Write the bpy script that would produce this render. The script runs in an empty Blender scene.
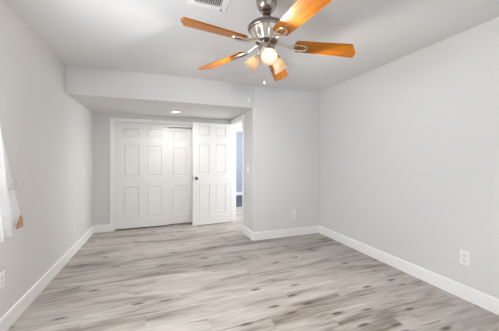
import bpy, bmesh, math
from math import sin, cos, pi, radians
from mathutils import Vector, Matrix

C = bpy.context.scene.collection
S = bpy.context.scene

# ------------------------------------------------------------------ camera
cd = bpy.data.cameras.new('camera')
cam = bpy.data.objects.new('camera', cd)
C.objects.link(cam)
cam.location = (1.07, 0.0, 1.27)
cam.rotation_euler = (pi/2, 0, -radians(20.14))
cd.sensor_fit = 'HORIZONTAL'
cd.sensor_width = 36.0
cd.lens = 36.0*247.7/499.0
cd.shift_y = -6.0/499.0
cd.clip_start = 0.02
S.camera = cam

# ------------------------------------------------------------------ light
w = bpy.data.worlds.new('sky'); S.world = w; w.use_nodes = True
bg = w.node_tree.nodes['Background']
bg.inputs[0].default_value = (0.80, 0.90, 1.0, 1); bg.inputs[1].default_value = 0.6

def area(name, loc, rot, sx, sy, power, col):
    l = bpy.data.lights.new(name, 'AREA'); l.shape = 'RECTANGLE'
    l.size = sx; l.size_y = sy; l.energy = power; l.color = col
    o = bpy.data.objects.new(name, l); C.objects.link(o)
    o.location = loc; o.rotation_euler = rot
    return o
# daylight entering by the wide window behind the camera and the window in the left wall
area('daylight_rear', (1.85, -1.05, 1.25), (radians(90+14), 0, 0), 2.9, 1.8, 0.5, (0.93, 0.965, 1.0))
area('daylight_left', (0.03, 1.38, 1.36), (0, radians(-74), radians(14)), 1.0, 1.0, 37, (0.89, 0.945, 1.0))
S.view_settings.view_transform = 'Standard'
S.view_settings.look = 'None'
S.view_settings.exposure = 1.20
S.view_settings.gamma = 1.0
S.view_settings.use_curve_mapping = False
S.cycles.max_bounces = 16; S.cycles.diffuse_bounces = 10; S.cycles.transmission_bounces = 8; S.cycles.transparent_max_bounces = 12

# ------------------------------------------------------------------ dimensions
W, D1, D2, X1 = 3.685, 3.627, 4.95, 2.4634
H, HA = 2.44, 2.08
YR = -1.10            # rear wall
T = 0.12              # wall thickness
TD = 0.092            # the doorway wall is thinner
BB = 0.127            # baseboard height

# ------------------------------------------------------------------ materials
def mat(name, col, rough=0.5, metal=0.0, emit=None, estr=0.0, spec=None):
    m = bpy.data.materials.new(name); m.use_nodes = True
    b = m.node_tree.nodes['Principled BSDF']
    b.inputs['Base Color'].default_value = (*col, 1)
    b.inputs['Roughness'].default_value = rough
    b.inputs['Metallic'].default_value = metal
    if spec is not None: b.inputs['Specular IOR Level'].default_value = spec
    if emit:
        b.inputs['Emission Color'].default_value = (*emit, 1)
        b.inputs['Emission Strength'].default_value = estr
    return m

def nd(m, t, **kw):
    n = m.node_tree.nodes.new(t)
    for k, v in kw.items(): setattr(n, k, v)
    return n
def lk(m, a, b): m.node_tree.links.new(a, b)

def plaster(name, col, scale=140, strength=0.08):
    m = mat(name, col, 0.75, spec=0.25)
    b = m.node_tree.nodes['Principled BSDF']
    tc = nd(m, 'ShaderNodeTexCoord')
    n = nd(m, 'ShaderNodeTexNoise'); n.inputs['Scale'].default_value = scale; n.inputs['Detail'].default_value = 2
    bp = nd(m, 'ShaderNodeBump'); bp.inputs['Strength'].default_value = strength; bp.inputs['Distance'].default_value = 0.002
    lk(m, tc.outputs['Object'], n.inputs['Vector']); lk(m, n.outputs['Fac'], bp.inputs['Height'])
    lk(m, bp.outputs['Normal'], b.inputs['Normal'])
    return m

M = {}
M['wall'] = plaster('wall_paint', (0.660, 0.651, 0.640))
M['ceiling'] = plaster('ceiling_paint', (0.73, 0.725, 0.72), 60, 0.12)
M['white'] = mat('white_trim_paint', (0.84, 0.835, 0.825), 0.38)
M['door'] = mat('white_door_paint', (0.80, 0.79, 0.775), 0.42)
M['plastic'] = mat('white_plastic', (0.80, 0.79, 0.78), 0.35)
M['slot'] = mat('dark_slot', (0.05, 0.045, 0.04), 0.6)
M['nickel'] = mat('brushed_nickel', (0.43, 0.38, 0.33), 0.24, 1.0)
M['nickel_dark'] = mat('dark_nickel', (0.20, 0.17, 0.15), 0.3, 1.0)
M['iron'] = mat('pale_nickel', (0.72, 0.66, 0.58), 0.28, 1.0)
M['steel'] = mat('satin_steel', (0.13, 0.12, 0.115), 0.3, 1.0)
M['blue'] = plaster('blue_paint', (0.36, 0.39, 0.45))
M['slate'] = mat('dark_slate_floor', (0.045, 0.055, 0.075), 0.6)
M['bulb'] = mat('lit_bulb', (1, 0.9, 0.75), 0.4, emit=(1.0, 0.80, 0.52), estr=4.5)
M['lens'] = mat('downlight_lens', (0.9, 0.9, 0.9), 0.4, emit=(1.0, 0.97, 0.92), estr=1.3)
M['black'] = mat('closet_shadow_gap', (0.10, 0.10, 0.10), 0.8)
M['dark_duct'] = mat('duct_interior', (0.12, 0.115, 0.11), 0.9)

def glass():
    m = bpy.data.materials.new('window_glass'); m.use_nodes = True
    nt = m.node_tree; nt.nodes.remove(nt.nodes['Principled BSDF'])
    out = nt.nodes['Material Output']
    t = nd(m, 'ShaderNodeBsdfTransparent'); g = nd(m, 'ShaderNodeBsdfGlossy'); g.inputs['Roughness'].default_value = 0.02
    f = nd(m, 'ShaderNodeFresnel'); mx = nd(m, 'ShaderNodeMixShader')
    lk(m, f.outputs[0], mx.inputs[0]); lk(m, t.outputs[0], mx.inputs[1]); lk(m, g.outputs[0], mx.inputs[2])
    lk(m, mx.outputs[0], out.inputs[0]); return m
M['glass'] = glass()

def shade_glass():
    m = bpy.data.materials.new('frosted_shade_glass'); m.use_nodes = True
    nt = m.node_tree; b = nt.nodes['Principled BSDF']; out = nt.nodes['Material Output']
    b.inputs['Base Color'].default_value = (0.74, 0.65, 0.53, 1); b.inputs['Roughness'].default_value = 0.3
    t = nd(m, 'ShaderNodeBsdfTranslucent'); t.inputs[0].default_value = (0.66, 0.55, 0.40, 1)
    mx = nd(m, 'ShaderNodeMixShader'); mx.inputs[0].default_value = 0.5
    lk(m, b.outputs[0], mx.inputs[1]); lk(m, t.outputs[0], mx.inputs[2])
    lk(m, mx.outputs[0], out.inputs[0]); return m
M['shade'] = shade_glass()

def curtain_mat():
    m = bpy.data.materials.new('sheer_white_cloth'); m.use_nodes = True
    nt = m.node_tree; b = nt.nodes['Principled BSDF']; out = nt.nodes['Material Output']
    b.inputs['Base Color'].default_value = (0.86, 0.86, 0.87, 1); b.inputs['Roughness'].default_value = 0.6
    t = nd(m, 'ShaderNodeBsdfTranslucent'); t.inputs[0].default_value = (0.9, 0.9, 0.92, 1)
    tr = nd(m, 'ShaderNodeBsdfTransparent')
    mx = nd(m, 'ShaderNodeMixShader'); mx.inputs[0].default_value = 0.28
    mx2 = nd(m, 'ShaderNodeMixShader'); mx2.inputs[0].default_value = 0.12
    lk(m, b.outputs[0], mx.inputs[1]); lk(m, t.outputs[0], mx.inputs[2])
    lk(m, mx.outputs[0], mx2.inputs[1]); lk(m, tr.outputs[0], mx2.inputs[2])
    lk(m, mx2.outputs[0], out.inputs[0]); return m
M['curtain'] = curtain_mat()

def speckle(name, c1, c2, scale):
    m = mat(name, c1, 0.9); b = m.node_tree.nodes['Principled BSDF']
    tc = nd(m, 'ShaderNodeTexCoord'); n = nd(m, 'ShaderNodeTexVoronoi'); n.inputs['Scale'].default_value = scale
    r = nd(m, 'ShaderNodeValToRGB')
    r.color_ramp.elements[0].position = 0.25; r.color_ramp.elements[0].color = (*c2, 1)
    r.color_ramp.elements[1].position = 0.5; r.color_ramp.elements[1].color = (*c1, 1)
    lk(m, tc.outputs['Object'], n.inputs['Vector']); lk(m, n.outputs['Distance'], r.inputs[0]); lk(m, r.outputs[0], b.inputs['Base Color'])
    return m
M['crochet'] = speckle('brown_crochet', (0.36, 0.21, 0.10), (0.62, 0.50, 0.38), 70)
M['embroidery'] = mat('grey_embroidery', (0.55, 0.54, 0.53), 0.9)

def blade_wood():
    m = mat('honey_oak', (0.5, 0.2, 0.04), 0.38, spec=0.25)
    b = m.node_tree.nodes['Principled BSDF']
    tc = nd(m, 'ShaderNodeTexCoord'); mp = nd(m, 'ShaderNodeMapping'); mp.inputs['Scale'].default_value = (2.2, 34, 34)
    n = nd(m, 'ShaderNodeTexNoise'); n.inputs['Scale'].default_value = 2.0; n.inputs['Detail'].default_value = 4
    r = nd(m, 'ShaderNodeValToRGB')
    r.color_ramp.elements[0].position = 0.3; r.color_ramp.elements[0].color = (0.33, 0.090, 0.004, 1)
    r.color_ramp.elements[1].position = 0.75; r.color_ramp.elements[1].color = (0.52, 0.178, 0.008, 1)
    lk(m, tc.outputs['Object'], mp.inputs[0]); lk(m, mp.outputs[0], n.inputs['Vector'])
    lk(m, n.outputs['Fac'], r.inputs[0]); lk(m, r.outputs[0], b.inputs['Base Color'])
    return m
M['blade'] = blade_wood()

def floor_mat():
    m = mat('grey_oak_planks', (0.4, 0.36, 0.32), 0.42, spec=0.35)
    b = m.node_tree.nodes['Principled BSDF']
    PW, PL = 0.182, 1.22
    tc = nd(m, 'ShaderNodeTexCoord')
    sp = nd(m, 'ShaderNodeSeparateXYZ'); lk(m, tc.outputs['Object'], sp.inputs[0])
    def math_(op, a, bb=None, v=None):
        n = nd(m, 'ShaderNodeMath', operation=op)
        lk(m, a, n.inputs[0]) if not isinstance(a, float) else setattr(n.inputs[0], 'default_value', a)
        if bb is not None: lk(m, bb, n.inputs[1])
        elif v is not None: n.inputs[1].default_value = v
        return n.outputs[0]
    row = math_('FLOOR', math_('DIVIDE', sp.outputs[1], v=PW))
    off = math_('MULTIPLY', math_('FRACT', math_('MULTIPLY', row, v=0.3819)), v=PL)
    xo = math_('ADD', sp.outputs[0], off)
    col = math_('FLOOR', math_('DIVIDE', xo, v=PL))
    cb = nd(m, 'ShaderNodeCombineXYZ'); lk(m, row, cb.inputs[0]); lk(m, col, cb.inputs[1])
    wn = nd(m, 'ShaderNodeTexWhiteNoise', noise_dimensions='3D'); lk(m, cb.outputs[0], wn.inputs['Vector'])
    # per-plank shifted coordinate
    sc = nd(m, 'ShaderNodeVectorMath', operation='SCALE'); lk(m, wn.outputs['Color'], sc.inputs[0]); sc.inputs['Scale'].default_value = 23.0
    ad = nd(m, 'ShaderNodeVectorMath', operation='ADD'); lk(m, tc.outputs['Object'], ad.inputs[0]); lk(m, sc.outputs[0], ad.inputs[1])
    def noise(scale, detail, sx, sy, dist=0.0, rough=0.55, whole=False):
        mp = nd(m, 'ShaderNodeMapping'); mp.inputs['Scale'].default_value = (sx, sy, 1); lk(m, tc.outputs['Object'] if whole else ad.outputs[0], mp.inputs[0])
        n = nd(m, 'ShaderNodeTexNoise'); n.inputs['Scale'].default_value = scale; n.inputs['Detail'].default_value = detail
        n.inputs['Distortion'].default_value = dist; n.inputs['Roughness'].default_value = rough
        lk(m, mp.outputs[0], n.inputs['Vector']); return n.outputs['Fac']
    def ramp(fac, stops):
        r = nd(m, 'ShaderNodeValToRGB'); e = r.color_ramp.elements
        e[0].position, e[0].color = stops[0][0], (*stops[0][1], 1)
        e[1].position, e[1].color = stops[-1][0], (*stops[-1][1], 1)
        for p, c in stops[1:-1]:
            k = e.new(p); k.color = (*c, 1)
        lk(m, fac, r.inputs[0]); return r.outputs[0]
    def mix(mode, fac, a, c):
        n = nd(m, 'ShaderNodeMix', data_type='RGBA', blend_type=mode)
        if isinstance(fac, float): n.inputs[0].default_value = fac
        else: lk(m, fac, n.inputs[0])
        lk(m, a, n.inputs[6]); lk(m, c, n.inputs[7]); return n.outputs[2]
    g3 = lambda v: (v, v, v)
    # broad smoky streaks, long along the plank
    na = math_('MULTIPLY', noise(1.0, 6, 0.9, 9.0, 1.0, 0.6), v=0.52)
    nb = math_('MULTIPLY', noise(1.0, 6, 0.7, 4.2, 1.0, 0.6, True), v=0.66)
    base = ramp(math_('ADD', math_('ADD', na, nb), v=-0.052), [(0.33, (0.155, 0.120, 0.096)), (0.42, (0.275, 0.235, 0.203)), (0.51, (0.435, 0.393, 0.354)), (0.66, (0.555, 0.518, 0.480))])
    fine = ramp(noise(1.0, 6, 6.0, 120.0, 0.3), [(0.3, g3(0.76)), (0.7, g3(1.10))])
    c = mix('MULTIPLY', 0.8, base, fine)
    # dark cathedral streaks, sparse
    dk = ramp(noise(1.0, 4, 1.2, 11.0, 1.2), [(0.56, g3(0.0)), (0.68, g3(1.0))])
    dkc = nd(m, 'ShaderNodeRGB'); dkc.outputs[0].default_value = (0.170, 0.128, 0.100, 1)
    fac = nd(m, 'ShaderNodeMath', operation='MULTIPLY'); lk(m, dk, fac.inputs[0]); fac.inputs[1].default_value = 0.6
    c = mix('MIX', fac.outputs[0], c, dkc.outputs[0])
    # knots
    mp = nd(m, 'ShaderNodeMapping'); mp.inputs['Scale'].default_value = (2.0, 6.5, 1); lk(m, ad.outputs[0], mp.inputs[0])
    flat = nd(m, 'ShaderNodeVectorMath', operation='MULTIPLY'); flat.inputs[1].default_value = (1, 1, 0); lk(m, mp.outputs[0], flat.inputs[0])
    vo = nd(m, 'ShaderNodeTexVoronoi', voronoi_dimensions='2D'); vo.inputs['Scale'].default_value = 1.0; lk(m, flat.outputs[0], vo.inputs['Vector'])
    kn = ramp(vo.outputs['Distance'], [(0.05, g3(1.0)), (0.15, g3(0.0))])
    gate = nd(m, 'ShaderNodeMath', operation='GREATER_THAN'); 
    spc = nd(m, 'ShaderNodeSeparateColor'); lk(m, vo.outputs['Color'], spc.inputs[0]); lk(m, spc.outputs[0], gate.inputs[0]); gate.inputs[1].default_value = 0.52
    kf = nd(m, 'ShaderNodeMath', operation='MULTIPLY'); lk(m, kn, kf.inputs[0]); lk(m, gate.outputs[0], kf.inputs[1])
    kf2 = nd(m, 'ShaderNodeMath', operation='MULTIPLY'); lk(m, kf.outputs[0], kf2.inputs[0]); kf2.inputs[1].default_value = 0.92
    kc = nd(m, 'ShaderNodeRGB'); kc.outputs[0].default_value = (0.10, 0.075, 0.065, 1)
    c = mix('MIX', kf2.outputs[0], c, kc.outputs[0])
    ck = ramp(noise(1.0, 3, 3.2, 30.0, 0.8), [(0.69, g3(0.0)), (0.75, g3(1.0))])
    cf = nd(m, 'ShaderNodeMath', operation='MULTIPLY'); lk(m, ck, cf.inputs[0]); cf.inputs[1].default_value = 0.6
    c = mix('MIX', cf.outputs[0], c, kc.outputs[0])
    # plank tone
    tone = ramp(wn.outputs['Value'], [(0.0, g3(0.92)), (1.0, g3(1.05))])
    c = mix('MULTIPLY', 1.0, c, tone)
    # seams
    fy = math_('FRACT', math_('DIVIDE', sp.outputs[1], v=PW)); fx = math_('FRACT', math_('DIVIDE', xo, v=PL))
    s1 = math_('LESS_THAN', fy, v=0.012); s2 = math_('LESS_THAN', fx, v=0.002)
    sm = math_('MULTIPLY', math_('MAXIMUM', s1, s2), v=0.14)
    sc_ = nd(m, 'ShaderNodeRGB'); sc_.outputs[0].default_value = (0.15, 0.13, 0.115, 1)
    c = mix('MIX', sm, c, sc_.outputs[0])
    lk(m, c, b.inputs['Base Color'])
    return m
M['floor'] = floor_mat()

# ------------------------------------------------------------------ mesh helpers
def box(bm, x0, x1, y0, y1, z0, z1, mi=0):
    r = bmesh.ops.create_cube(bm, size=1.0)
    for v in r['verts']:
        v.co = ((x0+x1)/2 + v.co.x*(x1-x0), (y0+y1)/2 + v.co.y*(y1-y0), (z0+z1)/2 + v.co.z*(z1-z0))
    for f in {f for v in r['verts'] for f in v.link_faces}: f.material_index = mi
    return r['verts']

def bevel(bm, wd, seg=2, edges=None):
    bmesh.ops.bevel(bm, geom=list(edges or bm.edges), offset=wd, segments=seg, affect='EDGES', profile=0.5)

def lathe(bm, prof, n=32, mtx=None, cap=True):
    rings = []
    for r, z in prof:
        if r < 1e-5: rings.append([bm.verts.new((0, 0, z))])
        else: rings.append([bm.verts.new((r*cos(2*pi*i/n), r*sin(2*pi*i/n), z)) for i in range(n)])
    for a, b in zip(rings, rings[1:]):
        for i in range(n):
            j = (i+1) % n
            if len(a) == 1 and len(b) == 1: continue
            if len(a) == 1: bm.faces.new((a[0], b[j], b[i]))
            elif len(b) == 1: bm.faces.new((a[i], a[j], b[0]))
            else: bm.faces.new((a[i], a[j], b[j], b[i]))
    if cap:
        for rg in (rings[0], rings[-1]):
            if len(rg) > 1: bm.faces.new(rg)
    vs = [v for rg in rings for v in rg]
    if mtx is not None: bmesh.ops.transform(bm, matrix=mtx, verts=vs)
    return vs

def tube(bm, pts, r, n=10, closed=False):
    pts = [Vector(p) for p in pts]; rings = []; N = len(pts); prev = None
    for i, p in enumerate(pts):
        if closed: t = (pts[(i+1) % N]-pts[i-1]).normalized()
        else: t = (pts[min(i+1, N-1)]-pts[max(i-1, 0)]).normalized()
        if prev is None:
            u = t.orthogonal().normalized()
        else:
            u = (prev - t*prev.dot(t)).normalized()
        prev = u; v = t.cross(u)
        rr = r[i] if isinstance(r, (list, tuple)) else r
        rings.append([bm.verts.new(p + rr*(cos(2*pi*k/n)*u + sin(2*pi*k/n)*v)) for k in range(n)])
    L = N if closed else N-1
    for i in range(L):
        a, b = rings[i], rings[(i+1) % N]
        for k in range(n): bm.faces.new((a[k], a[(k+1) % n], b[(k+1) % n], b[k]))
    if not closed: bm.faces.new(rings[0]); bm.faces.new(rings[-1])

def obj(name, bm, mats, parent=None, smooth=False, loc=None):
    bmesh.ops.recalc_face_normals(bm, faces=bm.faces)
    me = bpy.data.meshes.new(name); bm.to_mesh(me); bm.free()
    for m in (mats if isinstance(mats, (list, tuple)) else [mats]): me.materials.append(m)
    if smooth:
        for p in me.polygons: p.use_smooth = True
        me.set_sharp_from_angle(angle=radians(38))
    o = bpy.data.objects.new(name, me); C.objects.link(o)
    if parent: o.parent = parent
    if loc: o.location = loc
    return o
def tag(o, label, cat, group=None):
    o['label'] = label; o['category'] = cat
    if group: o['group'] = group
    return o
def empty(name, loc, rot=(0, 0, 0)):
    o = bpy.data.objects.new(name, None); C.objects.link(o)
    o.location = loc; o.rotation_euler = rot; o.empty_display_size = 0.05
    return o
def struct(o, label=None):
    o['kind'] = 'structure'
    if label: o['label'] = label
    return o
def wallbox(name, boxes, m, label=None):
    bm = bmesh.new()
    for b in boxes: box(bm, *b)
    return struct(obj(name, bm, m), label)

# ------------------------------------------------------------------ the room shell
Y2 = 6.06                     # wall across the hall
WY0, WY1, WZ0, WZ1 = 0.80, 1.98, 0.85, 2.00      # window in the left wall
DY0, DY1, DZ = 4.13, 4.895, 1.99                  # doorway in the alcove's right wall
CX0, CX1, CZ = 0.325, 2.12, 1.945                 # closet opening
CD = 0.62                                         # closet depth

wallbox('floor', [(-T, W+T, YR-T, 6.3, -0.1, 0.0)], M['floor'], 'grey oak plank floor with dark streaks and knots')
wallbox('ceiling', [(-T, W+T, YR-T, D1+0.02, H, H+0.1)], M['ceiling'], 'flat white ceiling with the fan')
# lowered ceiling over the alcove; its front face is the soffit
wallbox('wall_soffit', [(0, X1, D1, D2+T+CD, HA, H+0.1)], M['wall'], 'soffit and lowered ceiling over the closet alcove')
wallbox('wall_left', [(-T, 0, YR-T, WY0, 0, H), (-T, 0, WY1, D2+CD+T, 0, H), (-T, 0, WY0, WY1, 0, WZ0), (-T, 0, WY0, WY1, WZ1, H)], M['wall'], 'long pale grey wall on the left')
wallbox('wall_right', [(W, W+T, YR-T, D1+T, 0, H)], M['wall'], 'bare pale grey wall on the right')
# back wall right of the alcove, with the alcove's return wall: one bullnosed corner
bm = bmesh.new()
pl = [(W, D1), (W, D1+T), (X1+TD, D1+T), (X1+TD, DY0), (X1, DY0), (X1, D1)]
lo = [bm.verts.new((x, y, 0)) for x, y in pl]; hi = [bm.verts.new((x, y, H)) for x, y in pl]
bm.faces.new(lo[::-1]); bm.faces.new(hi)
for i in range(6):
    j = (i+1) % 6; bm.faces.new((lo[i], lo[j], hi[j], hi[i]))
ce = [e for e in bm.edges if set(e.verts) == {lo[5], hi[5]}]
bevel(bm, 0.022, 4, ce)
struct(obj('wall_back', bm, M['wall'], smooth=True), 'grey back wall with rounded outer corner beside the alcove')
wallbox('wall_doorway', [(X1, X1+TD, DY0, DY1, DZ, HA), (X1, X1+TD, DY1, D2+CD+T, 0, HA), (X1, X1+TD, DY0, D2+CD+T, HA, H)], M['wall'], 'wall over and behind the open doorway')
wallbox('wall_closet', [(0, CX0, D2, D2+T, 0, HA), (CX1, X1, D2, D2+T, 0, HA), (CX0, CX1, D2, D2+T, CZ, HA)], M['wall'], 'alcove wall around the closet')
wallbox('wall_closet_interior', [(0, X1, D2+CD, D2+CD+T, 0, HA)], M['wall'], 'back of the closet')
RW = (0.35, 3.35, 0.30, 2.20)
wallbox('wall_rear', [(-T, RW[0], YR-T, YR, 0, H), (RW[1], W+T, YR-T, YR, 0, H), (RW[0], RW[1], YR-T, YR, 0, RW[2]), (RW[0], RW[1], YR-T, YR, RW[3], H)], M['wall'], 'wall behind the viewer')

# hall and blue room seen through the doorway
HX0, HX1 = 2.60, 3.45
wallbox('wall_hall', [(X1+T, HX0, Y2, Y2+T, 0, H), (HX1, 4.3, Y2, Y2+T, 0, H), (HX0, HX1, Y2, Y2+T, 2.0, H)], M['wall'], 'hall wall seen through the doorway')
wallbox('wall_hall_right', [(4.3, 4.3+T, D1, 8.6, 0, H)], M['wall'])
wallbox('wall_hall_left', [(X1, X1+T, D2+CD+T, Y2, 0, H)], M['wall'])
wallbox('ceiling_hall', [(X1, 4.42, D1+T, 8.6, H, H+0.1)], M['ceiling'])
wallbox('floor_hall', [(W+T, 4.42, D1, 6.3, -0.1, 0)], M['floor'])
wallbox('floor_blue_room', [(1.6, 4.42, 6.3, 8.6, -0.1, 0.0)], M['slate'], 'dark floor of the blue room beyond the hall')
wallbox('wall_blue', [(1.6, 4.42, 8.4, 8.5, 0, H), (1.6, 1.7, Y2+T, 8.4, 0, H)], M['blue'], 'blue wall seen through the doorway')
wallbox('baseboard_blue', [(1.7, 4.3, 8.385, 8.4, 0, 0.12)], M['white'])
wallbox('trim_hall', [(HX0-0.06, HX0, Y2-0.015, Y2, 0, 2.06), (HX1, HX1+0.06, Y2-0.015, Y2, 0, 2.06), (HX0, HX1, Y2-0.015, Y2, 2.0, 2.06)], M['white'])
area('hall_daylight_fill', (4.27, 4.75, 1.45), (0, radians(90), 0), 1.2, 1.0, 26, (0.93, 0.96, 1.0))  # unseen lamp added to send daylight through the doorway; the wall has no window
area('blue_room_fill', (1.72, 7.4, 1.5), (0, radians(-90), 0), 1.0, 1.0, 45, (0.85, 0.93, 1.0))  # unseen lamp added to brighten the blue room; solid wall behind it

# baseboards, eased top edge
def base(name, pts, label):
    """pts: polyline of the wall face in plan, room on the left-hand side"""
    t = 0.014; prof = [(0, 0), (t, 0), (t, BB-0.012), (t-0.006, BB), (0, BB)]
    bm = bmesh.new(); P = [Vector((x, y)) for x, y in pts]; N = len(P)
    nrm = []
    for a, b in zip(P, P[1:]):
        d = (b-a).normalized(); nrm.append(Vector((-d.y, d.x)))
    rings = []
    for i, p in enumerate(P):
        if i == 0: o = nrm[0]
        elif i == N-1: o = nrm[-1]
        else:
            o = (nrm[i-1]+nrm[i]); o = o/(1+nrm[i-1].dot(nrm[i]))
        rings.append([bm.verts.new((p.x+o.x*q, p.y+o.y*q, z)) for q, z in prof])
    for a, b in zip(rings, rings[1:]):
        for k in range(5): bm.faces.new((a[k], a[(k+1) % 5], b[(k+1) % 5], b[k]))
    bm.faces.new(rings[0]); bm.faces.new(rings[-1])
    return struct(obj(name, bm, M['white']), label)
base('baseboard_left', [(0, D2), (0, YR)], 'white baseboard along the left wall')
base('baseboard_closet', [(CX0-0.065, D2), (0.014, D2)], 'short white baseboard left of the closet')
base('baseboard_right', [(W, YR), (W, D1)], 'white baseboard along the right wall')
base('baseboard_back', [(W-0.014, D1), (X1+0.02, D1), (X1+0.006, D1+0.006), (X1, D1+0.02), (X1, DY0-0.065)], 'white baseboard around the back wall corner')
base('baseboard_rear', [(0.014, YR), (W-0.014, YR)], None)

# casings
def casing(name, boxes, label):
    bm = bmesh.new()
    for b in boxes:
        vs = box(bm, *b)
    bevel(bm, 0.005, 2)
    return struct(obj(name, bm, M['white']), label)
cw, ct = 0.062, 0.017
casing('trim_1', [(CX0-cw, CX0, D2-ct, D2, 0, CZ+cw), (CX1, CX1+cw, D2-ct, D2, 0, CZ+cw), (CX0-0.001, CX1+0.001, D2-ct, D2, CZ, CZ+cw),
                  (CX0-0.004, CX0+0.014, D2, D2+T, 0, CZ), (CX1-0.014, CX1+0.004, D2, D2+T, 0, CZ), (CX0, CX1, D2+0.002, D2+T, CZ-0.014, CZ+0.002)], 'white casing around the closet opening')
casing('trim_2', [(X1-ct, X1, DY0-cw, DY0, 0, DZ+cw), (X1-ct, X1, DY1, D2-0.004, 0, DZ+cw), (X1-ct, X1, DY0-0.001, DY1+0.001, DZ, DZ+cw),
                  (X1-0.002, X1+TD+0.002, DY0-0.002, DY0+0.016, 0, DZ), (X1-0.002, X1+TD+0.002, DY1-0.012, DY1+0.002, 0, DZ), (X1-0.002, X1+TD+0.002, DY0, DY1, DZ-0.016, DZ+0.002)], 'white casing around the doorway to the hall')
casing('trim_3', [(X1+TD, X1+TD+ct, DY0-cw, DY0, 0, DZ+cw), (X1+TD, X1+TD+ct, DY1+0.004, DY1+cw, 0, DZ+cw), (X1+TD, X1+TD+ct, DY0, DY1, DZ, DZ+cw)], None)
# sliding-door track: top fascia in front of the rear door, bottom guide on the floor
bm = bmesh.new()
box(bm, CX0+0.014, CX1-0.014, D2+0.012, D2+0.016, CZ-0.048, CZ-0.014)
box(bm, CX0+0.014, CX1-0.014, D2+0.012, D2+0.105, CZ-0.018, CZ-0.014)
box(bm, CX0+0.014, CX1-0.014, D2+0.062, D2+0.066, CZ-0.048, CZ-0.014)
struct(obj('trim_4', bm, M['white']), 'sliding door track under the closet head')

# ------------------------------------------------------------------ six-panel doors
def panel_door_mesh(w_, h_, th, flip=False):
    """slab from x=0..w, y=0..th (front at y=0), z=0..h; two columns by three rows of raised panels on both faces"""
    st = 0.115*w_/0.80; mid = 0.115*w_/0.80
    pw = (w_-2*st-mid)/2
    xs = [0, st, st+pw, st+pw+mid, w_-st, w_]
    fr = [0.0, 0.092, 0.394, 0.500, 0.795, 0.870, 0.962, 1.0]
    zs = [f*h_ for f in fr]
    bm = bmesh.new()
    def face(y):
        V = [[bm.verts.new((x, y, z)) for x in xs] for z in zs]
        out = []
        for r in range(7):
            for c in range(5):
                f = bm.faces.new((V[r][c], V[r][c+1], V[r+1][c+1], V[r+1][c]))
                if r in (1, 3, 5) and c in (1, 3): out.append(f)
        return V, out
    A, pa = face(0); B, pb = face(th)
    for r in range(7):
        bm.faces.new((A[r][0], A[r+1][0], B[r+1][0], B[r][0])); bm.faces.new((A[r][5], A[r+1][5], B[r+1][5], B[r][5]))
    for c in range(5):
        bm.faces.new((A[0][c], A[0][c+1], B[0][c+1], B[0][c])); bm.faces.new((A[7][c], A[7][c+1], B[7][c+1], B[7][c]))
    bmesh.ops.recalc_face_normals(bm, faces=bm.faces)
    for pf in (pa, pb):
        bmesh.ops.inset_individual(bm, faces=pf, thickness=0.011, depth=-0.014)
        bmesh.ops.inset_individual(bm, faces=pf, thickness=0.007, depth=0.0)
        bmesh.ops.inset_individual(bm, faces=pf, thickness=0.020, depth=0.009)
    return bm

dh = CZ-0.030-0.028
d = struct(obj('door_1', panel_door_mesh(0.91, dh, 0.034), M['door'], loc=(CX0+0.016, D2+0.020, 0.022)), 'white six-panel sliding closet door nearest the left wall')
d['category'] = 'door'
d = struct(obj('door_2', panel_door_mesh(0.91, dh-0.024, 0.034), M['door'], loc=(CX1-0.016-0.91, D2+0.074, 0.022)), 'white six-panel sliding closet door partly behind the open door')
d['category'] = 'door'

# the open hall door, hinged at the far jamb of the doorway
DWID = 0.772
dr = struct(obj('door_3', panel_door_mesh(DWID, 1.965, 0.035), M['door']), 'white six-panel hinged door standing open before the closet')
dr['category'] = 'door'
hinge = Vector((X1-ct-0.004, 4.866, 0.014)); ang = radians(180+4.6)
# local x runs from hinge to free edge; the panelled front (local y=0) must face the room (-y)
dr.matrix_world = Matrix.Translation(hinge) @ Matrix.Rotation(ang, 4, 'Z') @ Matrix.Translation((0, 0, 0))
# knob set (built on both faces; local y beyond th faces the room because the door is turned 180 degrees)
def knob(side):
    bm = bmesh.new()
    y0 = 0.035 if side > 0 else 0.0
    mt = Matrix.Translation((DWID-0.066, y0, 0.90)) @ Matrix.Rotation(-side*pi/2, 4, 'X')
    lathe(bm, [(0.0, 0), (0.031, 0), (0.031, 0.004), (0.026, 0.010), (0.012, 0.012), (0.011, 0.026), (0.020, 0.032), (0.027, 0.042), (0.027, 0.050), (0.019, 0.058), (0, 0.060)], 24, mt, cap=False)
    o = obj('door_knob', bm, M['steel'], dr, True); o['label'] = 'dark satin metal door knob'
knob(1)
bm = bmesh.new(); box(bm, DWID-0.001, DWID+0.0015, 0.007, 0.028, 0.845, 0.955)
o = obj('latch_plate', bm, M['steel'], dr)
for z in (0.20, 0.98, 1.76):
    bm = bmesh.new(); lathe(bm, [(0.0055, z-0.045), (0.0055, z+0.045)], 12, Matrix.Translation((-0.001, -0.005, 0)))
    obj('hinge', bm, M['steel'], dr, True)

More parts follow.
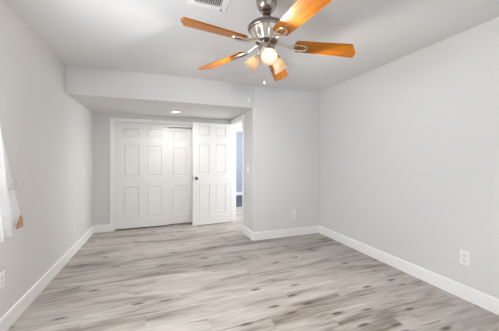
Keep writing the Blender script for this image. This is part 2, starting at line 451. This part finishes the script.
# ------------------------------------------------------------------ windows (left wall, rear wall)
def window(name, axis, a0, a1, z0, z1, face, label, mull):
    f = 0.045
    def bx(bm, u0, u1, v0, v1, zz0, zz1):
        if axis == 'y': box(bm, v0, v1, u0, u1, zz0, zz1)
        else: box(bm, u0, u1, v0, v1, zz0, zz1)
    bm = bmesh.new(); v0, v1 = face-0.05, face
    bx(bm, a0, a0+f, v0, v1, z0, z1); bx(bm, a1-f, a1, v0, v1, z0, z1)
    bx(bm, a0+f, a1-f, v0, v1, z0, z0+f); bx(bm, a0+f, a1-f, v0, v1, z1-f, z1)
    for mm in mull: bx(bm, mm-0.02, mm+0.02, v0, v1, z0+f, z1-f)
    w_ = struct(obj(name, bm, M['white']), label)
    bm = bmesh.new(); bx(bm, a0+f, a1-f, face-0.028, face-0.022, z0+f, z1-f)
    obj('window_pane', bm, M['glass'], w_)
    return w_
window('window_1', 'y', WY0, WY1, WZ0, WZ1, -0.05, 'window in the left wall behind the curtain', [(WY0+WY1)/2])
window('window_2', 'x', RW[0], RW[1], RW[2], RW[3], YR-0.05, 'wide window behind the viewer', [RW[0]+1.0, RW[0]+2.0])

# ------------------------------------------------------------------ curtain
def curtain():
    root = empty('curtain', (0.07, 1.9, 0.70))
    tag(root, 'white sheer curtain with grey embroidery and brown corner at left window', 'curtain')
    inv = Vector((-0.07, -1.9, -0.70))
    def sheet(yt0, yt1, yb0, yb1, zb0, zb1, folds, ph, xoff, power=1.35):
        bm = bmesh.new(); NU, NV = 72, 40; zt = 2.06; V = []
        for j in range(NV+1):
            v = j/NV; row = []
            for i in range(NU+1):
                u = i/NU
                k = v**power
                y = (yt0+(yt1-yt0)*u)*(1-k) + (yb0+(yb1-yb0)*u)*k
                zb = zb0+(zb1-zb0)*u
                amp = 0.016 + 0.012*v
                x = xoff + amp*sin(2*pi*folds*u+ph) + 0.008*sin(2*pi*folds*1.7*u+1.3+ph+v*1.5)
                z = zt + (zb-zt)*v
                row.append(bm.verts.new(Vector((x, y, z))+inv))
            V.append(row)
        for j in range(NV):
            for i in range(NU): bm.faces.new((V[j][i], V[j][i+1], V[j+1][i+1], V[j+1][i]))
        return bm
    back = obj('curtain_panel', sheet(1.40, 1.95, 1.55, 2.445, 0.775, 0.775, 5.0, 0.0, 0.065, 1.0), M['curtain'], root, True)
    front = obj('curtain_panel', sheet(1.00, 1.88, 1.20, 2.135, 0.750, 0.750, 7.0, 1.0, 0.115, 1.0), M['curtain'], root, True)
    hem = bmesh.new()
    tube(hem, [Vector((0.062+0.016*sin(i*0.9), 1.57+i*0.0285, 0.776))+inv for i in range(31)], 0.0045, 6)
    obj('hem', hem, M['curtain'], back, True)
    # brown crocheted corner: a triangle with a scalloped lower edge
    bm = bmesh.new()
    P = [(a_-0.132, b_+0.092) for a_, b_ in [(2.435, 0.770), (2.452, 0.730), (2.460, 0.682), (2.436, 0.672), (2.412, 0.680), (2.388, 0.676), (2.362, 0.690), (2.385, 0.715), (2.405, 0.745)]]
    a = [bm.verts.new(Vector((0.112, y, z))+inv) for y, z in P]; b = [bm.verts.new(Vector((0.117, y, z))+inv) for y, z in P]
    bm.faces.new(a); bm.faces.new(b[::-1])
    for i in range(len(P)):
        j = (i+1) % len(P); bm.faces.new((a[i], a[j], b[j], b[i]))
    o = obj('crochet_corner', bm, M['crochet'], root); o['label'] = 'brown crocheted corner patch'
    # embroidered sprig: stems and leaves
    bm = bmesh.new()
    cy, cz, cx = 2.205, 1.075, 0.108
    tube(bm, [Vector((cx, cy-0.05+0.10*t, cz-0.03+0.07*t+0.02*sin(5*t)))+inv for t in [i/12 for i in range(13)]], 0.0022, 5)
    for k, (dy, dz, aa) in enumerate([(-0.04, -0.005, 0.6), (-0.02, 0.022, 1.6), (0.005, -0.01, -0.4), (0.015, 0.04, 1.2), (0.04, 0.015, 0.1), (0.05, 0.045, 0.9)]):
        vs = [bm.verts.new(Vector((cx+0.001, cy+dy+0.016*cos(t)*cos(aa)-0.007*sin(t)*sin(aa), cz+dz+0.016*cos(t)*sin(aa)+0.007*sin(t)*cos(aa)))+inv) for t in [i*pi/6 for i in range(12)]]
        f = bm.faces.new(vs); r = bmesh.ops.extrude_face_region(bm, geom=[f])
        for v in r['geom']:
            if isinstance(v, bmesh.types.BMVert): v.co.x += 0.002
    o = obj('embroidered_sprig', bm, M['embroidery'], root); o['label'] = 'grey embroidered leaf sprig'
    bm = bmesh.new()
    tube(bm, [Vector((cx, 2.16+0.13*t, 0.885-0.06*t+0.015*sin(4*t)))+inv for t in [i/12 for i in range(13)]], 0.0018, 5)
    o = obj('embroidered_stem', bm, M['embroidery'], root); o['label'] = 'thin grey embroidered stem near the hem'
    # rod
    rod = empty('curtain_rod', (0.0, 1.5, 2.07)); tag(rod, 'thin nickel curtain rod above the left window', 'curtain rod')
    bm = bmesh.new(); tube(bm, [(0.085, -0.85, 0), (0.085, 0.50, 0)], 0.009, 12); obj('rod', bm, M['nickel'], rod, True)
    for y in (-0.80, 0.46):
        bm = bmesh.new(); box(bm, 0.0, 0.006, y-0.015, y+0.015, -0.03, 0.03); tube(bm, [(0.004, y, 0), (0.085, y, 0)], 0.006, 8)
        obj('bracket', bm, M['nickel'], rod)
    for s, y in ((-1, -0.85), (1, 0.50)):
        bm = bmesh.new(); bmesh.ops.create_uvsphere(bm, u_segments=16, v_segments=10, radius=0.018)
        bmesh.ops.translate(bm, vec=(0.085, y+s*0.012, 0), verts=bm.verts); obj('finial', bm, M['nickel'], rod, True)
curtain()

# ------------------------------------------------------------------ wall plates
# local frame: x across, z up, y out of the wall (towards -y), base at the plate centre
def plate_mesh(w_, h_, t=0.006):
    bm = bmesh.new(); box(bm, -w_/2, w_/2, -t, 0, -h_/2, h_/2)
    ed = [e for e in bm.edges if all(v.co.y < -t/2 for v in e.verts)]
    bevel(bm, 0.0028, 2, ed); return bm
def outlet(loc, rz, label, sc=1.0, group='electrical outlets low on the walls'):
    root = empty('wall_outlet', loc, (0, 0, rz)); tag(root, label, 'outlet', group)
    obj('cover_plate', plate_mesh(0.072*sc, 0.118*sc), M['plastic'], root)
    for s in (-1, 1):
        bm = bmesh.new(); zc = s*0.0195*sc
        lathe(bm, [(0.0, 0.0), (0.0172*sc, 0.0), (0.0172*sc, 0.0025), (0.0, 0.0025)], 20, Matrix.Translation((0, -0.006, zc)) @ Matrix.Rotation(pi/2, 4, 'X'), cap=False)
        so = obj('socket', bm, M['plastic'], root, True)
        bm = bmesh.new()
        box(bm, -0.0075*sc, -0.0050*sc, -0.0092, -0.0080, zc-0.001, zc+0.009*sc); box(bm, 0.0050*sc, 0.0075*sc, -0.0092, -0.0080, zc-0.001, zc+0.008*sc)
        lathe(bm, [(0.003*sc, 0.0), (0.003*sc, 0.0012)], 10, Matrix.Translation((0, -0.0080, zc-0.007*sc)) @ Matrix.Rotation(pi/2, 4, 'X'))
        obj('slots', bm, M['slot'], so)
    bm = bmesh.new(); lathe(bm, [(0.0032, 0.0), (0.0032, 0.0012)], 10, Matrix.Translation((0, -0.0058, 0)) @ Matrix.Rotation(pi/2, 4, 'X'))
    obj('screw', bm, M['iron'], root)
    return root
RL, RR, RB = pi/2, -pi/2, 0.0      # facing +x (left wall), -x (right wall), -y (back wall)
outlet((W, 1.44, 0.375), RR, 'white outlet low on the bare right wall', 1.12)
outlet((3.18, D1, 0.362), RB, 'white outlet low on the back wall near the right corner')
outlet((0, 2.30, 0.395), RL, 'white outlet low on the left wall below the curtain', 1.0)
outlet((0, 3.94, 0.375), RL, 'white outlet low on the left wall between curtain and alcove switch')
outlet((0, 4.42, 0.385), RL, 'white outlet on the left wall directly below the light switch')
def switch(loc, rz, label):
    root = empty('light_switch', loc, (0, 0, rz)); tag(root, label, 'light switch', 'light switches')
    obj('cover_plate', plate_mesh(0.072, 0.118), M['plastic'], root)
    bm = bmesh.new(); vs = box(bm, -0.017, 0.017, -0.0095, -0.004, -0.033, 0.033)
    for v in bm.verts:
        if v.co.y < -0.009 and v.co.z > 0: v.co.y += 0.003
    obj('rocker', bm, M['plastic'], root)
    for z in (-0.048, 0.048):
        bm = bmesh.new(); lathe(bm, [(0.003, 0.0), (0.003, 0.0012)], 10, Matrix.Translation((0, -0.0058, z)) @ Matrix.Rotation(pi/2, 4, 'X')); obj('screw', bm, M['iron'], root)
switch((0, 4.42, 1.10), RL, 'white light switch high on the left wall near the closet')
switch((X1, 3.87, 1.11), RR, 'white light switch on the short wall beside the open doorway')
# blank painted plate left of the back wall outlet
root = empty('blank_plate', (2.876, D1, 0.352)); tag(root, 'wall coloured blank cover plate left of the back wall outlet', 'cover plate')
obj('cover_plate', plate_mesh(0.072, 0.118, 0.007), M['wall'], root)
for z in (-0.042, 0.042):
    bm = bmesh.new(); lathe(bm, [(0.003, 0.0), (0.003, 0.0012)], 10, Matrix.Translation((0, -0.0068, z)) @ Matrix.Rotation(pi/2, 4, 'X')); obj('screw', bm, M['wall'], root)
# little sensor on the soffit
root = empty('motion_sensor', (2.385, D1, 2.195)); tag(root, 'small white sensor high on the soffit at its right end', 'sensor')
bm = bmesh.new(); box(bm, -0.021, 0.021, -0.030, 0, -0.045, 0.045); bevel(bm, 0.008, 3); obj('housing', bm, M['plastic'], root, True)
bm = bmesh.new(); box(bm, -0.013, 0.013, -0.034, -0.028, -0.030, 0.004); bevel(bm, 0.003, 2); obj('lens', bm, M['white'], root, True)

# ------------------------------------------------------------------ recessed downlight in the alcove ceiling
root = empty('recessed_downlight', (1.34, 4.38, HA)); tag(root, 'round lit recessed light in the alcove ceiling', 'ceiling light')
bm = bmesh.new(); lathe(bm, [(0.060, -0.002), (0.060, -0.006), (0.082, -0.010), (0.090, -0.007), (0.090, 0.0), (0.060, 0.0)], 36, cap=False); obj('trim_ring', bm, M['white'], root, True)
bm = bmesh.new(); lathe(bm, [(0, -0.006), (0.040, -0.0055), (0.060, -0.003), (0.060, 0.0), (0, 0.0)], 36, cap=False); obj('light_lens', bm, M['lens'], root, True)
area('downlight_lamp', (1.34, 4.38, HA-0.02), (0, 0, 0), 0.12, 0.12, 3.2, (1.0, 0.97, 0.93)).data.spread = radians(160)

# ------------------------------------------------------------------ ceiling vent
def vent():
    x0, x1, y0, y1 = 1.270, 1.560, 1.46, 1.895
    cx, cy = (x0+x1)/2, (y0+y1)/2; hx, hy = (x1-x0)/2, (y1-y0)/2
    root = empty('ceiling_vent', (cx, cy, H)); tag(root, 'white louvred air vent in the ceiling left of the fan', 'vent')
    bm = bmesh.new(); f = 0.046
    o = [(-hx, -hy), (hx, -hy), (hx, hy), (-hx, hy)]; i_ = [(-hx+f, -hy+f), (hx-f, -hy+f), (hx-f, hy-f), (-hx+f, hy-f)]
    A = [bm.verts.new((x, y, 0)) for x, y in o]; A1 = [bm.verts.new((x*0.985, y*0.99, -0.008)) for x, y in o]
    B1 = [bm.verts.new((x, y, -0.012)) for x, y in i_]; B = [bm.verts.new((x, y, 0)) for x, y in i_]
    for k in range(4):
        j = (k+1) % 4
        for p, q in ((A, A1), (A1, B1), (B1, B), (B, A)): bm.faces.new((p[k], p[j], q[j], q[k]))
    obj('frame', bm, M['white'], root)
    bm = bmesh.new(); box(bm, -hx+f, hx-f, -hy+f, hy-f, -0.0015, 0.0); obj('duct_opening', bm, M['dark_duct'], root)
    gx0, gx1, gy0, gy1 = -hx+f, hx-f, -hy+f, hy-f
    bm = bmesh.new(); box(bm, gx0, gx1, -0.004, 0.004, -0.011, -0.002); obj('divider', bm, M['white'], root)
    n = 13
    for k in range(n):
        bm = bmesh.new(); x = gx0 + (k+0.5)*(gx1-gx0)/n
        vs = box(bm, x-0.0008, x+0.0008, gy0, gy1, -0.0125, -0.0015)
        bmesh.ops.rotate(bm, cent=(x, 0, -0.006), matrix=Matrix.Rotation(radians(38), 3, 'Y'), verts=vs)
        obj('louvre', bm, M['white'], root)
    bm = bmesh.new(); box(bm, hx-f+0.004, hx-f+0.010, hy-0.030, hy-0.008, -0.020, -0.010); bevel(bm, 0.002, 1); obj('damper_lever', bm, M['steel'], root)
vent()

# ------------------------------------------------------------------ ceiling fan
def fan():
    FX, FY = 1.795, 1.62
    root = empty('ceiling_fan', (FX, FY, H)); tag(root, 'brushed nickel ceiling fan with five honey oak blades and three lit shades', 'ceiling fan')
    zz = lambda z: z-H
    def L(name, prof, m, n=40, parent=root):
        bm = bmesh.new(); lathe(bm, [(r, zz(z)) for r, z in prof], n, cap=False); return obj(name, bm, m, parent, True)
    L('canopy', [(0, 2.44), (0.070, 2.44), (0.076, 2.425), (0.076, 2.400), (0.072, 2.375), (0.062, 2.348), (0.046, 2.328), (0.030, 2.320), (0, 2.320)], M['nickel'])
    L('canopy_ball', [(0, 2.324), (0.024, 2.320), (0.030, 2.311), (0.028, 2.302), (0.018, 2.294), (0, 2.292)], M['nickel_dark'])
    L('downrod', [(0, 2.325), (0.0125, 2.325), (0.0125, 2.245), (0, 2.245)], M['iron'], 20)
    L('rod_collar', [(0, 2.268), (0.022, 2.268), (0.028, 2.256), (0.030, 2.238), (0, 2.238)], M['nickel'])
    L('motor_housing', [(0, 2.247), (0.055, 2.246), (0.095, 2.239), (0.120, 2.226), (0.131, 2.210), (0.132, 2.198), (0.128, 2.190), (0.116, 2.186), (0, 2.186)], M['nickel'])
    L('motor_band', [(0.1300, 2.213), (0.1355, 2.211), (0.1355, 2.197), (0.1300, 2.195)], M['nickel_dark'])
    # fluted bowl under the motor
    bm = bmesh.new(); n = 80; rings = []
    for r, z, am in [(0.118, 2.188, 0.0), (0.115, 2.178, 0.05), (0.107, 2.158, 0.09), (0.095, 2.136, 0.09), (0.083, 2.120, 0.05), (0.078, 2.108, 0.0)]:
        rings.append([bm.verts.new((r*(1-am*max(0, cos(10*2*pi*i/n))**2)*cos(2*pi*i/n), r*(1-am*max(0, cos(10*2*pi*i/n))**2)*sin(2*pi*i/n), zz(z))) for i in range(n)])
    for p, q in zip(rings, rings[1:]):
        for i in range(n): bm.faces.new((p[i], p[(i+1) % n], q[(i+1) % n], q[i]))
    bm.faces.new(rings[0]); bm.faces.new(rings[-1])
    o = obj('motor_bowl', bm, M['iron'], root, True); o['label'] = 'pale fluted metal bowl'
    L('flywheel', [(0, 2.112), (0.078, 2.112), (0.078, 2.100), (0.064, 2.094), (0, 2.094)], M['nickel_dark'])
    L('switch_housing', [(0, 2.096), (0.056, 2.096), (0.060, 2.086), (0.060, 2.066), (0.052, 2.056), (0, 2.056)], M['nickel'])
    L('light_fitter', [(0, 2.060), (0.046, 2.060), (0.052, 2.048), (0.050, 2.030), (0.036, 2.016), (0.016, 2.010), (0.008, 2.000), (0, 1.998)], M['iron'])
    # blades
    a0 = radians(1.0-20.14)
    zb = 2.094
    # blade outline in local x (radial), y (tangential)
    out = []
    xs0, xs1 = 0.200, 0.648
    def half(x):   # half width
        t = (x-xs0)/(xs1-xs0); return 0.054 + 0.014*min(1, max(0, t))
    up = [(xs0, half(xs0)-0.014), (xs0+0.014, half(xs0))] + [(x, half(x)) for x in (0.30, 0.40, 0.50, 0.58)] 
    dn = [(x, -y) for x, y in up[::-1]]
    up = up + [(xs1-0.012, 0.068), (xs1-0.003, 0.064)]
    tip = [(xs1, 0.055), (xs1, 0.022), (xs1-0.003, 0.014), (xs1-0.050, -0.061), (xs1-0.057, -0.066)]
    dn = dn[1:]
    out = up+tip+dn
    for k in range(5):
        a = a0 + k*2*pi/5
        R = Matrix.Rotation(a, 4, 'Z')
        pitch = Matrix.Translation((0, 0, zz(zb))) @ Matrix.Rotation(radians(4.2), 4, 'Y') @ Matrix.Rotation(radians(-13), 4, 'X')   # clockwise edge (local -y) higher
        bm = bmesh.new()
        lo = [bm.verts.new((x, y, -0.004)) for x, y in out]; hi = [bm.verts.new((x, y, 0.005)) for x, y in out]
        bm.faces.new(lo[::-1]); bm.faces.new(hi)
        for i in range(len(out)):
            j = (i+1) % len(out); bm.faces.new((lo[i], lo[j], hi[j], hi[i]))
        b = obj('blade', bm, M['blade'], root); b.matrix_local = R @ pitch
        # blade iron: neck, then an open loop under the blade with screws
        bm = bmesh.new()
        tube(bm, [(0.060, 0, zz(2.104)), (0.098, 0, zz(2.099)), (0.132, 0, zz(2.084)), (0.162, 0, zz(2.074))], [0.013, 0.011, 0.010, 0.011], 10)
        def pm(x, y, z): return (pitch @ Vector((x, y, z)))
        N = 28
        loop = [pm(0.222+0.066*cos(t), 0.028*sin(t)*(1.0+0.25*cos(t)), -0.010) for t in [2*pi*i/N for i in range(N)]]
        tube(bm, loop, 0.0068, 8, closed=True)
        bmesh.ops.transform(bm, matrix=R, verts=bm.verts)
        ir = obj('blade_iron', bm, M['iron'], root, True)
        for (sx, sy) in ((0.225, 0.028), (0.225, -0.028), (0.287, 0.0)):
            bm = bmesh.new(); lathe(bm, [(0, -0.017), (0.004, -0.0165), (0.006, -0.013), (0.006, -0.004), (0, -0.004)], 10, R @ pitch @ Matrix.Translation((sx, sy, 0)), cap=False)
            obj('screw', bm, M['nickel_dark'], ir, True)
    # lights: arm, socket cup, bell shade, bulb
    for q, ca in enumerate((272, 36, 156)):
        a = radians(ca-20.14)
        dirh = Vector((cos(a), sin(a), 0))
        el = radians(-46)
        ax = dirh*cos(el) + Vector((0, 0, sin(el)))
        p0 = dirh*0.038 + Vector((0, 0, zz(2.035)))
        p1 = dirh*0.058 + Vector((0, 0, zz(2.030)))
        bm = bmesh.new(); tube(bm, [p0, (p0+p1)/2+Vector((0, 0, 0.004)), p1, p1+ax*0.012], 0.009, 10)
        arm = obj('lamp_arm', bm, M['iron'], root, True)
        rot = Vector((0, 0, 1)).rotation_difference(ax).to_matrix().to_4x4()
        mt = Matrix.Translation(p1+ax*0.008) @ rot
        bm = bmesh.new(); lathe(bm, [(0, 0), (0.016, 0.0), (0.024, 0.008), (0.026, 0.026), (0.023, 0.030), (0, 0.030)], 24, mt, cap=False)
        obj('lamp_socket', bm, M['iron'], arm, True)
        # bell shade with a scalloped-ish flared rim, a real wall thickness
        outer = [(r*0.87, z*0.88+0.003) for r, z in [(0.024, 0.020), (0.030, 0.028), (0.040, 0.045), (0.046, 0.065), (0.049, 0.085), (0.054, 0.102), (0.063, 0.118), (0.068, 0.124)]]
        inner = [(r-0.003, z) for r, z in outer[::-1]]
        bm = bmesh.new(); lathe(bm, outer+inner+[outer[0]], 36, mt, cap=False)
        sh = obj('lamp_shade', bm, M['shade'], root, True); sh['label'] = 'frosted bell glass shade, lit'
        bm = bmesh.new()
        lathe(bm, [(0, 0.028), (0.012, 0.030), (0.013, 0.045), (0.022, 0.062), (0.0265, 0.078), (0.022, 0.088), (0.012, 0.095), (0, 0.097)], 20, mt, cap=False)
        obj('bulb', bm, M['bulb'], root, True)
        l = bpy.data.lights.new('bulb_light', 'SPOT'); l.energy = 12.0; l.spot_size = radians(168); l.spot_blend = 0.25; l.color = (1.0, 0.965, 0.91); l.shadow_soft_size = 0.012
        lo_ = bpy.data.objects.new('bulb_light', l); C.objects.link(lo_); lo_.parent = root
        lo_.location = (mt @ Vector((0, 0, 0.116)))
        lo_.rotation_mode = 'QUATERNION'; lo_.rotation_quaternion = Vector((0, 0, -1)).rotation_difference(ax)
    # pull chains
    camr = Vector((cos(radians(-20.14)), sin(radians(-20.14)), 0))
    cn = Vector((-sin(radians(-20.14)), cos(radians(-20.14)), 0))
    p = camr*-0.018 - cn*0.030
    bm = bmesh.new(); tube(bm, [p+Vector((0, 0, zz(2.02))), p+Vector((0, 0, zz(1.93))), p+Vector((0, 0, zz(1.823)))], 0.0022, 6)
    ch = obj('pull_chain', bm, M['iron'], root, True)
    bm = bmesh.new(); lathe(bm, [(0, zz(1.824)), (0.003, zz(1.822)), (0.006, zz(1.814)), (0.0085, zz(1.805)), (0.006, zz(1.798)), (0, zz(1.796))], 14, Matrix.Translation(p), cap=False)
    obj('pull_fob', bm, M['white'], ch, True)
fan()
